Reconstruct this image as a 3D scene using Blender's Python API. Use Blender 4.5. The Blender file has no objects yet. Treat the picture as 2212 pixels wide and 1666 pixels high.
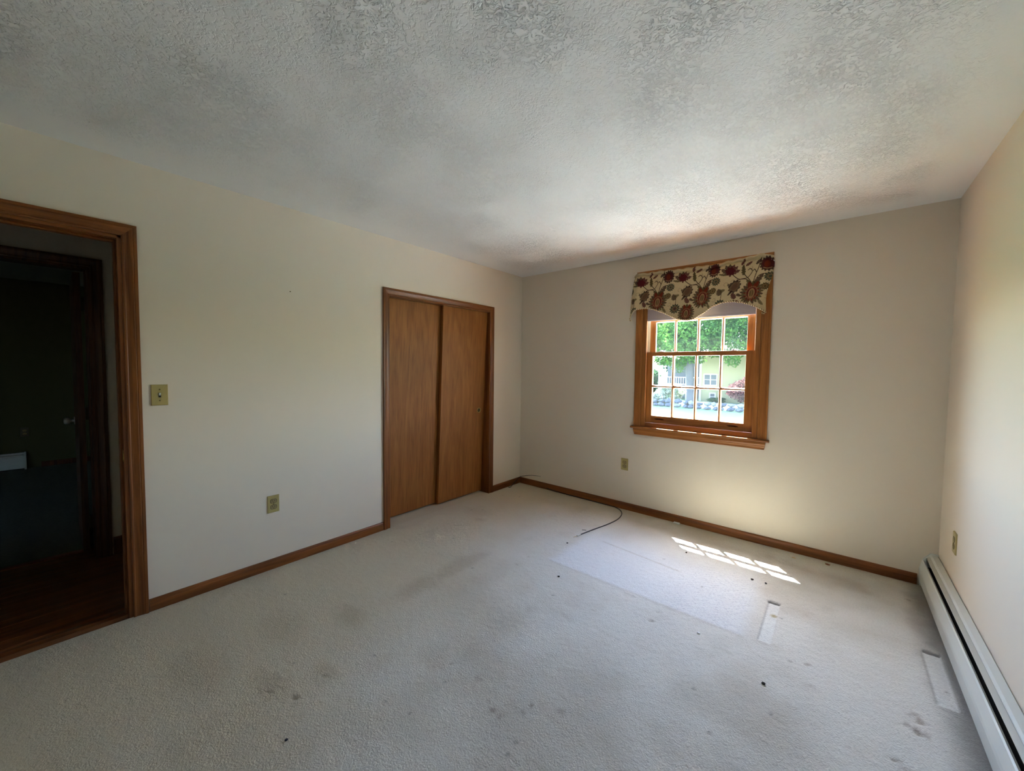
import bpy, bmesh, math, random
import numpy as np
from mathutils import Vector, Matrix

# ------------------------------------------------------------------ camera, sky, sun, exposure
scene = bpy.context.scene
COL = scene.collection
W, H, YF = 3.359, 2.40, -4.45          # room width, ceiling height, front wall

cam_d = bpy.data.cameras.new('camera'); cam = bpy.data.objects.new('camera', cam_d); COL.objects.link(cam)
cam_d.sensor_width = 36.0; cam_d.lens = 835.24 / 2212 * 36.0; cam_d.clip_start = 0.02; cam_d.clip_end = 500
_r = Vector((0.76479399, 0.64417979, 0.01107017)); _u = Vector((-0.03819314, 0.02817876, 0.99887299)); _f = Vector((-0.64314184, 0.76435486, -0.0461542))
cam.matrix_world = Matrix(((_r.x, _u.x, -_f.x, 2.8344), (_r.y, _u.y, -_f.y, -3.5314), (_r.z, _u.z, -_f.z, 1.3557), (0, 0, 0, 1)))
scene.camera = cam

SUN_DIR = Vector((0.32, -0.385, -1.0)).normalized()
SKY_STRENGTH, SUN_STRENGTH = 7.4, 156.0
world = bpy.data.worlds.new('sky'); scene.world = world; world.use_nodes = True
nt = world.node_tree; bg = nt.nodes['Background']
sky = nt.nodes.new('ShaderNodeTexSky'); sky.sky_type = 'NISHITA'; sky.sun_disc = False
sky.sun_elevation = math.asin(-SUN_DIR.z); sky.sun_rotation = math.atan2(-SUN_DIR.x, -SUN_DIR.y)
sky.air_density = 1.0; sky.dust_density = 1.0; sky.ozone_density = 2.0
nt.links.new(sky.outputs[0], bg.inputs[0]); bg.inputs[1].default_value = SKY_STRENGTH

sun_d = bpy.data.lights.new('sun', 'SUN'); sun_d.energy = SUN_STRENGTH; sun_d.angle = math.radians(0.53); sun_d.color = (0.985, 1.0, 0.92)
sun = bpy.data.objects.new('sun', sun_d); COL.objects.link(sun)
sun.rotation_euler = SUN_DIR.to_track_quat('-Z', 'Y').to_euler(); sun.location = (-6, 10, 20)

def portal(name, loc, rot, sx, sy):
    d = bpy.data.lights.new(name, 'AREA'); d.shape = 'RECTANGLE'; d.size = sx; d.size_y = sy; d.cycles.is_portal = True
    o = bpy.data.objects.new(name, d); COL.objects.link(o); o.location = loc; o.rotation_euler = rot
portal('window_portal', (1.907, 0.17, 1.5), (math.radians(-90), 0, 0), 0.94, 1.30)

scene.view_settings.view_transform = 'Standard'; scene.view_settings.look = 'None'
scene.view_settings.exposure = 0.0; scene.view_settings.gamma = 1.0; scene.view_settings.use_curve_mapping = False
cy = scene.cycles
cy.max_bounces = 6; cy.diffuse_bounces = 4; cy.glossy_bounces = 2; cy.transparent_max_bounces = 16; cy.transmission_bounces = 6
cy.use_denoising = True; cy.use_adaptive_sampling = True; cy.adaptive_threshold = 0.06; cy.adaptive_min_samples = 36; cy.sample_clamp_indirect = 50.0; cy.caustics_reflective = False; cy.caustics_refractive = False

# ------------------------------------------------------------------ helpers
def lin(r, g, b):
    f = lambda c: (c / 255 / 12.92) if c / 255 <= 0.04045 else ((c / 255 + 0.055) / 1.055) ** 2.4
    return (f(r), f(g), f(b), 1.0)

class MB:
    """collects shapes (world coordinates) into one mesh object"""
    def __init__(s): s.v = []; s.f = []; s.smooth = set()
    def add(s, vs, fs, smooth=False):
        n = len(s.v); s.v += [tuple(v) for v in vs]
        for f in fs:
            if smooth: s.smooth.add(len(s.f))
            s.f.append(tuple(i + n for i in f))
        return s
    def box(s, x0, x1, y0, y1, z0, z1, bev=0.0, mat=None):
        bm = bmesh.new(); bmesh.ops.create_cube(bm, size=1)
        for v in bm.verts:
            v.co = Vector((x0 + (v.co.x + .5) * (x1 - x0), y0 + (v.co.y + .5) * (y1 - y0), z0 + (v.co.z + .5) * (z1 - z0)))
        if bev > 0: bmesh.ops.bevel(bm, geom=bm.edges[:], offset=bev, segments=2, affect='EDGES', profile=0.5)
        if mat is not None: bmesh.ops.transform(bm, matrix=mat, verts=bm.verts[:])
        bm.verts.index_update()
        s.add([v.co[:] for v in bm.verts], [[v.index for v in f.verts] for f in bm.faces]); bm.free(); return s
    def prism(s, A, B, caps=True, smooth=False):
        """loft between two equal closed loops"""
        n = len(A); fs = [(i, (i + 1) % n, n + (i + 1) % n, n + i) for i in range(n)]
        s.add(list(A) + list(B), fs, smooth)
        if caps: s.add(list(A), [tuple(reversed(range(n)))]); s.add(list(B), [tuple(range(n))])
        return s
    def tube(s, pts, r, n=10, caps=True):
        pts = [Vector(p) for p in pts]; rings = []; up = Vector((0, 0, 1)); N = len(pts); rr = r if hasattr(r, '__len__') else [r] * N
        prev = None
        for i, p in enumerate(pts):
            t = (pts[min(i + 1, N - 1)] - pts[max(i - 1, 0)]).normalized()
            if prev is None: a = t.orthogonal().normalized()
            else: a = (prev - t * prev.dot(t)).normalized()
            prev = a; b = t.cross(a)
            rings.append([p + (a * math.cos(2 * math.pi * k / n) + b * math.sin(2 * math.pi * k / n)) * rr[i] for k in range(n)])
        vs = [v for q in rings for v in q]
        fs = [(i * n + k, i * n + (k + 1) % n, (i + 1) * n + (k + 1) % n, (i + 1) * n + k) for i in range(N - 1) for k in range(n)]
        s.add(vs, fs, True)
        if caps: s.add(rings[0], [tuple(reversed(range(n)))]); s.add(rings[-1], [tuple(range(n))])
        return s
    def lathe(s, prof, c, axis, n=20):
        """prof = [(radius, height)], about axis through c"""
        ax = Vector(axis).normalized(); a = ax.orthogonal().normalized(); b = ax.cross(a); c = Vector(c)
        vs = [c + ax * h + (a * math.cos(2 * math.pi * k / n) + b * math.sin(2 * math.pi * k / n)) * r for r, h in prof for k in range(n)]
        fs = [(i * n + k, i * n + (k + 1) % n, (i + 1) * n + (k + 1) % n, (i + 1) * n + k) for i in range(len(prof) - 1) for k in range(n)]
        return s.add(vs, fs, True)
    def build(s, name, mat, parent=None, recalc=True):
        L = Vector((0, 0, 0)); p = parent
        while p is not None: L += p.location; p = p.parent
        me = bpy.data.meshes.new(name)
        me.from_pydata([(v[0] - L.x, v[1] - L.y, v[2] - L.z) for v in s.v], [], s.f)
        if recalc:
            bm = bmesh.new(); bm.from_mesh(me); bmesh.ops.recalc_face_normals(bm, faces=bm.faces[:]); bm.to_mesh(me); bm.free()
        sm = [False] * len(me.polygons)
        for i in s.smooth: sm[i] = True
        me.polygons.foreach_set('use_smooth', sm)
        me.materials.append(mat); me.update()
        o = bpy.data.objects.new(name, me); COL.objects.link(o)
        if parent is not None: o.parent = parent
        return o

def empty(name, loc):
    o = bpy.data.objects.new(name, None); COL.objects.link(o); o.location = loc; o.empty_display_size = 0.1; return o
def tag(o, label=None, cat=None, group=None, kind=None):
    if label: o['label'] = label
    if cat: o['category'] = cat
    if group: o['group'] = group
    if kind: o['kind'] = kind
    return o
def struct(o, label=None):
    o['kind'] = 'structure'
    if label: o['label'] = label
    return o
def bx(name, mat, parent, *a, bev=0.0015): return MB().box(*a, bev=bev).build(name, mat, parent)
def copy_tree(o, delta, parent=None):
    c = o.copy(); COL.objects.link(c); c.parent = parent
    if parent is None: c.location = o.location + Vector(delta)
    for ch in o.children: copy_tree(ch, delta, c)
    return c

# ------------------------------------------------------------------ materials
def mat_new(name):
    m = bpy.data.materials.new(name); m.use_nodes = True; t = m.node_tree; return m, t, t.nodes, t.links, t.nodes['Principled BSDF']
def setp(p, **k):
    for a, v in k.items(): p.inputs[a.replace('_', ' ')].default_value = v
def plain(name, col, rough=0.5, metal=0.0, spec=0.5, noise=0.0, nscale=30, bump=0.0, bscale=200):
    m, t, N, L, p = mat_new(name); setp(p, Roughness=rough, Metallic=metal); p.inputs['Specular IOR Level'].default_value = spec
    p.inputs['Base Color'].default_value = col
    if noise or bump:
        tc = N.new('ShaderNodeTexCoord')
    if noise:
        n = N.new('ShaderNodeTexNoise'); n.inputs['Scale'].default_value = nscale; n.inputs['Detail'].default_value = 5
        L.new(tc.outputs['Object'], n.inputs['Vector'])
        r = N.new('ShaderNodeValToRGB'); r.color_ramp.elements[0].position = .3; r.color_ramp.elements[1].position = .7
        r.color_ramp.elements[0].color = tuple(c * (1 - noise) for c in col[:3]) + (1,); r.color_ramp.elements[1].color = tuple(min(1, c * (1 + noise)) for c in col[:3]) + (1,)
        L.new(n.outputs['Fac'], r.inputs[0]); L.new(r.outputs[0], p.inputs['Base Color'])
    if bump:
        n2 = N.new('ShaderNodeTexNoise'); n2.inputs['Scale'].default_value = bscale; n2.inputs['Detail'].default_value = 3
        L.new(tc.outputs['Object'], n2.inputs['Vector'])
        b = N.new('ShaderNodeBump'); b.inputs['Strength'].default_value = bump; b.inputs['Distance'].default_value = .002
        L.new(n2.outputs['Fac'], b.inputs['Height']); L.new(b.outputs[0], p.inputs['Normal'])
    return m
def wood(name, dark, light, axis, rough=0.38, along=1.6, across=28, figure=0.0, spec=0.4):
    """stained wood, grain running along axis (0,1,2)"""
    m, t, N, L, p = mat_new(name); setp(p, Roughness=rough); p.inputs['Specular IOR Level'].default_value = spec
    tc = N.new('ShaderNodeTexCoord'); mp = N.new('ShaderNodeMapping'); sc = [across] * 3; sc[axis] = along; mp.inputs['Scale'].default_value = sc
    L.new(tc.outputs['Object'], mp.inputs['Vector'])
    n = N.new('ShaderNodeTexNoise'); n.inputs['Scale'].default_value = 1.0; n.inputs['Detail'].default_value = 4; n.inputs['Distortion'].default_value = .8 + figure
    L.new(mp.outputs[0], n.inputs['Vector'])
    r = N.new('ShaderNodeValToRGB'); e = r.color_ramp.elements; e[0].position = .3; e[1].position = .72; e[0].color = dark; e[1].color = light
    L.new(n.outputs['Fac'], r.inputs[0])
    # fine pores
    mp2 = N.new('ShaderNodeMapping'); sc2 = [across * 14] * 3; sc2[axis] = along * 6; mp2.inputs['Scale'].default_value = sc2; L.new(tc.outputs['Object'], mp2.inputs['Vector'])
    n2 = N.new('ShaderNodeTexNoise'); n2.inputs['Scale'].default_value = 1.0; n2.inputs['Detail'].default_value = 2; L.new(mp2.outputs[0], n2.inputs['Vector'])
    r2 = N.new('ShaderNodeValToRGB'); r2.color_ramp.elements[0].position = .35; r2.color_ramp.elements[0].color = (.72, .72, .72, 1); r2.color_ramp.elements[1].position = .55
    L.new(n2.outputs['Fac'], r2.inputs[0])
    mx = N.new('ShaderNodeMix'); mx.data_type = 'RGBA'; mx.blend_type = 'MULTIPLY'; mx.inputs[0].default_value = .7
    L.new(r.outputs[0], mx.inputs[6]); L.new(r2.outputs[0], mx.inputs[7]); L.new(mx.outputs[2], p.inputs['Base Color'])
    b = N.new('ShaderNodeBump'); b.inputs['Strength'].default_value = .12; b.inputs['Distance'].default_value = .001; L.new(n2.outputs['Fac'], b.inputs['Height']); L.new(b.outputs[0], p.inputs['Normal'])
    return m
def attr_mat(name, attr, rough, bump=0.0, bscale=300, speckle=0.0, sheen=0.0, translucent=0.0):
    m, t, N, L, p = mat_new(name); setp(p, Roughness=rough); p.inputs['Specular IOR Level'].default_value = .1
    a = N.new('ShaderNodeVertexColor'); a.layer_name = attr; out = a.outputs['Color']
    tc = N.new('ShaderNodeTexCoord')
    if speckle:
        n = N.new('ShaderNodeTexNoise'); n.inputs['Scale'].default_value = bscale; n.inputs['Detail'].default_value = 4; L.new(tc.outputs['Object'], n.inputs['Vector'])
        r = N.new('ShaderNodeValToRGB'); r.color_ramp.elements[0].position = .3; r.color_ramp.elements[1].position = .7
        r.color_ramp.elements[0].color = (1 - speckle,) * 3 + (1,); r.color_ramp.elements[1].color = (1,) * 4
        L.new(n.outputs['Fac'], r.inputs[0])
        mx = N.new('ShaderNodeMix'); mx.data_type = 'RGBA'; mx.blend_type = 'MULTIPLY'; mx.inputs[0].default_value = 1
        L.new(out, mx.inputs[6]); L.new(r.outputs[0], mx.inputs[7]); out = mx.outputs[2]
    L.new(out, p.inputs['Base Color'])
    if bump:
        n2 = N.new('ShaderNodeTexNoise'); n2.inputs['Scale'].default_value = bscale; n2.inputs['Detail'].default_value = 5; n2.inputs['Distortion'].default_value = .6
        L.new(tc.outputs['Object'], n2.inputs['Vector'])
        b = N.new('ShaderNodeBump'); b.inputs['Strength'].default_value = bump; b.inputs['Distance'].default_value = .006
        L.new(n2.outputs['Fac'], b.inputs['Height']); L.new(b.outputs[0], p.inputs['Normal'])
    return m

TRIM_D, TRIM_L = lin(104, 56, 22), lin(154, 92, 40)
M = {}
for i, ax in enumerate('xyz'):
    M['trim_' + ax] = wood('stained_trim_' + ax, TRIM_D, TRIM_L, i)
    M['win_' + ax] = wood('window_wood_sunlit_' + ax, lin(146, 86, 36), lin(196, 128, 62), i, rough=.35)  # same stain as the trim, made lighter to paint in sun bounce
M['closet'] = wood('closet_plywood', lin(140, 86, 38), lin(164, 106, 52), 2, rough=.5, along=.7, across=7, figure=2.6, spec=.25)
M['closet_edge'] = wood('closet_plywood_edge', lin(70, 32, 16), lin(95, 50, 24), 2)
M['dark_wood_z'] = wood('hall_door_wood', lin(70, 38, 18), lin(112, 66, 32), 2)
M['oak_y'] = wood('oak_plank', lin(92, 50, 24), lin(150, 92, 48), 1, rough=.28, across=22)
M['wall'] = plain('beige_wall_paint', lin(231, 218, 199), .75, spec=.25)
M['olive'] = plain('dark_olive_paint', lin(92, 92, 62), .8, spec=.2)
M['shell'] = plain('exterior_cladding', lin(150, 148, 142), .8)
M['vinyl'] = plain('pale_jamb_liner', lin(225, 215, 190), .4)
M['gold'] = plain('almond_plate', lin(176, 158, 96), .35, metal=0.0, spec=.6)
M['gold_brown'] = plain('brown_plate', lin(96, 84, 62), .3, spec=.6)
M['gold_d'] = plain('almond_receptacle', lin(150, 132, 84), .4)
M['slot'] = plain('dark_slot', lin(28, 22, 14), .6)
M['screw'] = plain('plate_screw', lin(120, 104, 60), .35, metal=.6)
M['enamel'] = plain('white_enamel', lin(222, 224, 216), .35, spec=.5)
M['shaded_white'] = plain('heater_damper_enamel', lin(196, 194, 180), .4)  # enamel darkened to paint in the damper's shadowed face
M['black'] = plain('shade_black', lin(16, 16, 18), .6, noise=.2)
M['fin'] = plain('heater_fin_metal', lin(46, 46, 48), .5, metal=.4)
M['brass'] = plain('brass', lin(190, 160, 90), .3, metal=1.0)
M['nickel'] = plain('nickel', lin(200, 196, 186), .3, metal=1.0)
M['hinge'] = plain('dark_hinge', lin(70, 58, 36), .45, metal=.8)
M['cable'] = plain('black_coax_jacket', lin(40, 38, 40), .45)
M['white_plastic'] = plain('white_plastic', lin(232, 230, 226), .4)
M['shade'] = plain('mauve_shade_cloth', lin(196, 184, 190), .8, noise=.03, nscale=120)
M['rod'] = plain('white_rod', lin(225, 222, 215), .4)

def glass_mat():
    m = bpy.data.materials.new('window_glass'); m.use_nodes = True; t = m.node_tree; N = t.nodes; L = t.links
    N.remove(N['Principled BSDF']); out = N['Material Output']
    tr = N.new('ShaderNodeBsdfTransparent'); tr.inputs[0].default_value = (.97, .985, .98, 1)
    gl = N.new('ShaderNodeBsdfGlossy'); gl.inputs['Roughness'].default_value = .02; gl.inputs[0].default_value = (1, 1, 1, 1)
    lw = N.new('ShaderNodeLayerWeight'); lw.inputs['Blend'].default_value = .5
    pw = N.new('ShaderNodeMath'); pw.operation = 'POWER'; pw.inputs[1].default_value = 5; L.new(lw.outputs['Facing'], pw.inputs[0])
    fr = N.new('ShaderNodeMath'); fr.operation = 'MULTIPLY_ADD'; fr.inputs[1].default_value = .4; fr.inputs[2].default_value = .02; L.new(pw.outputs[0], fr.inputs[0])
    mx = N.new('ShaderNodeMixShader'); L.new(fr.outputs[0], mx.inputs[0]); L.new(tr.outputs[0], mx.inputs[1]); L.new(gl.outputs[0], mx.inputs[2]); haze_film = N.new('ShaderNodeBsdfTranslucent'); haze_film.inputs[0].default_value = (.9, 1, .97, 1); m2 = N.new('ShaderNodeMixShader'); m2.inputs[0].default_value = .0022  # thin translucent layer added as a haze veil over the view
    L.new(mx.outputs[0], m2.inputs[1]); L.new(haze_film.outputs[0], m2.inputs[2]); L.new(m2.outputs[0], out.inputs[0])
    return m
M['glass'] = glass_mat()

def ceiling_mat():
    m, t, N, L, p = mat_new('textured_ceiling_plaster'); setp(p, Roughness=.85); p.inputs['Specular IOR Level'].default_value = .15
    p.inputs['Base Color'].default_value = lin(241, 238, 234)
    tc = N.new('ShaderNodeTexCoord')
    # brushed swirls: strongly distorted noise, patchy
    n = N.new('ShaderNodeTexNoise'); n.inputs['Scale'].default_value = 52; n.inputs['Detail'].default_value = 3; n.inputs['Distortion'].default_value = 1.5
    L.new(tc.outputs['Object'], n.inputs['Vector'])
    rm = N.new('ShaderNodeValToRGB'); rm.color_ramp.elements[0].position = .40; rm.color_ramp.elements[1].position = .52; L.new(n.outputs['Fac'], rm.inputs[0])
    pt = N.new('ShaderNodeTexNoise'); pt.inputs['Scale'].default_value = 3.2; pt.inputs['Detail'].default_value = 2; L.new(tc.outputs['Object'], pt.inputs['Vector'])
    pr = N.new('ShaderNodeValToRGB'); pr.color_ramp.elements[0].position = .40; pr.color_ramp.elements[0].color = (.28,) * 3 + (1,); pr.color_ramp.elements[1].position = .66; L.new(pt.outputs['Fac'], pr.inputs[0])
    at = N.new('ShaderNodeAttribute'); at.attribute_name = 'rough_mask'
    m1 = N.new('ShaderNodeMath'); m1.operation = 'MULTIPLY'; L.new(rm.outputs[0], m1.inputs[0]); L.new(pr.outputs[0], m1.inputs[1])
    m2 = N.new('ShaderNodeMath'); m2.operation = 'MULTIPLY'; L.new(m1.outputs[0], m2.inputs[0]); L.new(at.outputs['Fac'], m2.inputs[1])
    b = N.new('ShaderNodeBump'); b.inputs['Strength'].default_value = 1.0; b.inputs['Distance'].default_value = .008
    L.new(m2.outputs[0], b.inputs['Height']); L.new(b.outputs[0], p.inputs['Normal'])
    return m
M['ceiling'] = ceiling_mat()
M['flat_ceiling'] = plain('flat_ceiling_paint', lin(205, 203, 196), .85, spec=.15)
M['carpet'] = attr_mat('cream_carpet', 'wear_and_bounce', .95, bump=.7, bscale=140, speckle=.15)
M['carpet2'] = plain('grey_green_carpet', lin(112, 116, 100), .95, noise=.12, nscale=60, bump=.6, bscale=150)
M['valance'] = attr_mat('floral_tapestry', 'print', .85, bump=.25, bscale=700, speckle=.12)

# ------------------------------------------------------------------ room shell
def wall(name, boxes, label, mat='wall'):
    b = MB()
    for q in boxes: b.box(*q)
    return struct(b.build(name, M[mat]), label)
T = .12
# window opening 1.437..2.377 x .80..2.19 ; closet opening y -1.739..-.541 z 0..1.937 ; doorway y -4.098..-3.285 z 0..2.012
WX0, WX1, WZ0, WZ1 = 1.432, 2.382, .800, 2.195
CY0, CY1, CZ = -1.745, -.541, 1.940
DY0, DY1, DZ = -4.103, -3.285, 2.012
wall('wall_back', [(-.9, WX0, 0, .15, -.2, 2.6), (WX1, W + .2, 0, .15, -.2, 2.6), (WX0, WX1, 0, .15, -.2, WZ0), (WX0, WX1, 0, .15, WZ1, 2.6)],
     'cream back wall pierced by the single window')
wall('wall_left', [(-T, 0, CY1, 0, -.1, 2.5), (-T, 0, DY1, CY0, -.1, 2.5), (-T, 0, YF, DY0, -.1, 2.5), (-T, 0, CY0, CY1, CZ, 2.5), (-T, 0, DY0, DY1, DZ, 2.5)],
     'cream left wall with the closet and the open doorway')
wall('wall_right', [(W, W + .15, YF - .1, 0, -.1, 2.5)], 'cream right wall above the baseboard heater')
wall('wall_front', [(-.3, W + .15, YF - .15, YF, -.1, 2.5)], 'cream wall behind the camera')

# carpet floor: fine grid with dents, cut patches and wear
def smooth(a, lo, hi): 
    t = np.clip((a - lo) / (hi - lo), 0, 1); return t * t * (3 - 2 * t)
def vnoise(x, y, scale, seed, oct=3):
    rng = np.random.RandomState(seed); out = np.zeros_like(x); amp = 1.0; tot = 0
    for o in range(oct):
        G = rng.rand(64, 64); fx = (x * scale) % 64; fy = (y * scale) % 64
        i = np.floor(fx).astype(int); j = np.floor(fy).astype(int); u = fx - i; v = fy - j
        u = u * u * (3 - 2 * u); v = v * v * (3 - 2 * v); i1 = (i + 1) % 64; j1 = (j + 1) % 64; i %= 64; j %= 64
        out += amp * (G[i, j] * (1 - u) * (1 - v) + G[i1, j] * u * (1 - v) + G[i, j1] * (1 - u) * v + G[i1, j1] * u * v); tot += amp
        amp *= .5; scale *= 2.1
    return out / tot
def grid_mesh(name, X, Y, Z, mat, attrs=None, fattrs=None, smooth_sh=True):
    ny, nx = X.shape; co = np.stack([X, Y, Z], -1).reshape(-1, 3)
    idx = np.arange(nx * ny).reshape(ny, nx)
    q = np.stack([idx[:-1, :-1], idx[:-1, 1:], idx[1:, 1:], idx[1:, :-1]], -1).reshape(-1, 4)
    me = bpy.data.meshes.new(name); me.vertices.add(len(co)); me.vertices.foreach_set('co', co.ravel())
    me.loops.add(q.size); me.loops.foreach_set('vertex_index', q.ravel()); me.polygons.add(len(q))
    me.polygons.foreach_set('loop_start', np.arange(0, q.size, 4)); me.polygons.foreach_set('use_smooth', np.full(len(q), smooth_sh))
    me.update(calc_edges=True)
    for k, c in (attrs or {}).items():
        a = me.color_attributes.new(k, 'FLOAT_COLOR', 'POINT'); a.data.foreach_set('color', np.concatenate([c.reshape(-1, 3), np.ones((len(co), 1))], 1).ravel())
    for k, c in (fattrs or {}).items():
        a = me.attributes.new(k, 'FLOAT', 'POINT'); a.data.foreach_set('value', c.ravel())
    me.materials.append(mat); o = bpy.data.objects.new(name, me); COL.objects.link(o); return o

def make_carpet():
    st = .0085; xs = np.arange(0, W + st, st); xs[-1] = W; ys = np.arange(YF, 0 + st, st); ys[-1] = 0
    X, Y = np.meshgrid(xs, ys); Z = np.zeros_like(X)
    rng = np.random.RandomState(3)
    Z += (rng.rand(*X.shape) - .5) * .0024 + (vnoise(X, Y, 45, 5) - .5) * .003
    base = np.array(lin(228, 225, 218)[:3]); C = np.ones(X.shape + (3,)) * base
    def mixc(mask, col, k=1.0):
        nonlocal C
        m = np.clip(mask * k, 0, 1)[..., None]; C = C * (1 - m) + np.array(col[:3]) * m
    dirt = lin(160, 142, 116); dk = lin(104, 70, 40); grey = lin(120, 116, 108)
    # broad soiling and painted-in wall bounce
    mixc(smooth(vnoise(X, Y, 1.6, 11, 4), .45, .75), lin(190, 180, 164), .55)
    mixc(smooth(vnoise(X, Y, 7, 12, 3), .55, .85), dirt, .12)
    mixc(1 - smooth(X + (Y + 2.2) * .25 + (vnoise(X, Y, 2, 14) - .5) * .6, .5, 2.1), lin(214, 199, 170), .85)  # warm left side: soil tint plus light bounced off the walls, painted in
    for (x, y, rx, ry, k) in [(.87, -2.53, .16, .10, .5), (.91, -2.1, .10, .22, .45), (.9, -1.75, .10, .3, .4), (.68, -2.8, .2, .12, .25), (.7, -3.15, .25, .15, .3), (1.06, -2.98, .14, .08, .45), (1.16, -2.79, .10, .06, .45), (.44, -1.12, .08, .05, .4), (.3, -1.0, .2, .15, .25)]:
        d = np.hypot((X - x) / rx, (Y - y) / ry) + (vnoise(X, Y, 14, 21) - .5) * .8; mixc(1 - smooth(d, .2, 1.1), dirt, k * .7)
    # grimy strip along the heater and the walls
    mixc(1 - smooth(W - .085 - X + (vnoise(X, Y, 16, 31) - .5) * .05, 0, .12), grey, .7)
    mixc(1 - smooth(-Y + (vnoise(X, Y, 16, 32) - .5) * .05, 0, .22), lin(200, 190, 150), .45)
    # cleaner rectangle where a bed stood, with faint dimples
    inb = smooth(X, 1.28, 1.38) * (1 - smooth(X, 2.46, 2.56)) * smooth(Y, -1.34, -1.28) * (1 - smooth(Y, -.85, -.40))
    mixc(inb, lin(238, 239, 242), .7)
    dim = (np.cos(X * 2 * math.pi / .030) * np.cos(Y * 2 * math.pi / .030) > .72) * inb * smooth(X, 1.9, 2.2); mixc(dim, lin(176, 174, 190), .35); Z -= dim * .001
    edge = (np.exp(-((Y + 1.31) / .012) ** 2) * smooth(X, 1.3, 1.36) * (1 - smooth(X, 2.5, 2.54))) ; mixc(edge, dirt, .25)
    mixc(np.exp(-((Y + .80 + .12 * (X - 1.6)) / .006) ** 2) * smooth(X, 1.45, 1.5) * (1 - smooth(X, 2.05, 2.1)), dirt, .35)
    # cut-in patches
    for (x0, x1, y0, y1, k) in [(2.573, 2.634, -1.278, -.855, 1), (3.198, 3.262, -1.245, -.838, .75)]:
        ins = ((X > x0) & (X < x1) & (Y > y0) & (Y < y1)).astype(float); mixc(ins, lin(236, 236, 232), .9 * k); Z -= ins * .002
        gap = ((np.abs(Y - y1) < .009) & (X > x0) & (X < x1)).astype(float); mixc(gap, lin(88, 84, 82), .85 * k); Z -= gap * .008
        gap = ((np.abs(X - x0) < .0045) & (Y > y0) & (Y < y1)).astype(float); mixc(gap, lin(140, 136, 132), .5 * k); Z -= gap * .0025
        rim = np.maximum(((np.abs(X - x1 - .008) < .006) & (Y > y0) & (Y < y1)), ((np.abs(Y - y0 + .008) < .006) & (X > x0) & (X < x1))).astype(float); Z += rim * .003
    d = np.hypot((X - 2.615) / .02, (Y + 1.0) / .022); mixc(1 - smooth(d, .4, 1.1), lin(170, 150, 96), .8)
    # stains
    for (x, y, r, k) in [(1.836, -2.446, .028, .85), (1.878, -2.451, .02, .6), (1.80, -2.43, .018, .5), (1.946, -2.333, .02, .75), (1.934, -2.378, .02, .6), (2.054, -2.279, .03, .45), (1.684, -2.371, .03, .4), (1.54, -2.393, .02, .45), (1.55, -2.34, .03, .3),
                         (3.126, -1.468, .03, .8), (3.10, -1.455, .03, .6), (3.115, -1.378, .025, .6), (3.135, -1.40, .02, .5), (3.036, -1.672, .022, .7), (3.06, -1.69, .03, .4), (2.779, -1.322, .02, .55), (3.209, -.288, .02, .6), (1.19, -1.509, .02, .6), (1.185, -1.365, .025, .35), (2.788, -1.471, .03, .35)]:
        d = np.hypot(X - x, (Y - y) * 1.2) / (r * .85) + (vnoise(X, Y, 70, 41) - .5) * 2.0; mixc(1 - smooth(d, .15, 1.05), dk, k * .62)
    for (x, y) in [(0.383, -2.681), (0.993, -2.861), (1.485, -2.7), (1.605, -2.668), (1.224, -2.596), (1.592, -2.481), (0.996, -1.742), (1.995, -2.487), (2.0, -2.541), (2.417, -1.814), (2.518, -1.988), (2.685, -1.744), (2.716, -1.351), (2.649, -1.001), (0.163, -.492), (0.324, -.408), (.219, -1.0), (.296, -.931), (.247, -1.878), (.553, -1.524), (3.24, -1.125), (2.236, -.954), (1.935, -.752), (1.584, -1.644)]:
        d = np.hypot(X - x, Y - y) / .0085; mixc(1 - smooth(d, .4, 1.3), lin(90, 82, 74), .5)
    # furniture dents
    for (x, y, r, dz) in [(1.172, -2.806, .03, .010), (1.191, -2.935, .03, .010), (1.078, -2.994, .03, .008), (2.119, -1.49, .03, .012), (2.123, -1.39, .025, .008), (2.782, -1.325, .025, .008), (3.04, -1.673, .03, .008), (3.133, -1.407, .03, .010), (3.116, -1.481, .03, .010)]:
        d = np.hypot((X - x) + (Y - y) * .5, ((Y - y) - (X - x) * .5) * 2.2) / r + (vnoise(X, Y, 55, 61) - .5) * .7; g = 1 - smooth(d, .1, 1.0); Z -= g * dz * .6; mixc(g, dirt, .3)
    # thin raised seam
    sm = np.exp(-((Y + 1.33) / .006) ** 2) * smooth(X, 1.89, 1.91) * (1 - smooth(X, 1.96, 1.98)); Z += sm * .006
    edgeband = np.minimum.reduce([X, W - X, Y - YF, -Y]); Z *= smooth(edgeband, 0, .03)
    return grid_mesh('floor', X, Y, Z, M['carpet'], {'wear_and_bounce': C})
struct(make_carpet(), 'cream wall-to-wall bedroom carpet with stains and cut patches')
struct(MB().box(-.75, 0.0, -1.95, -.35, -.1, 0).build('floor_closet', plain('closet_carpet', lin(204, 190, 162), .95, noise=.08, nscale=120, bump=.8, bscale=150)), 'carpet running into the closet')
struct(MB().box(-.2, W + .1, YF - .1, .1, -.2, -.03).build('floor_slab', M['shell']), 'subfloor under the carpet')

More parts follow.
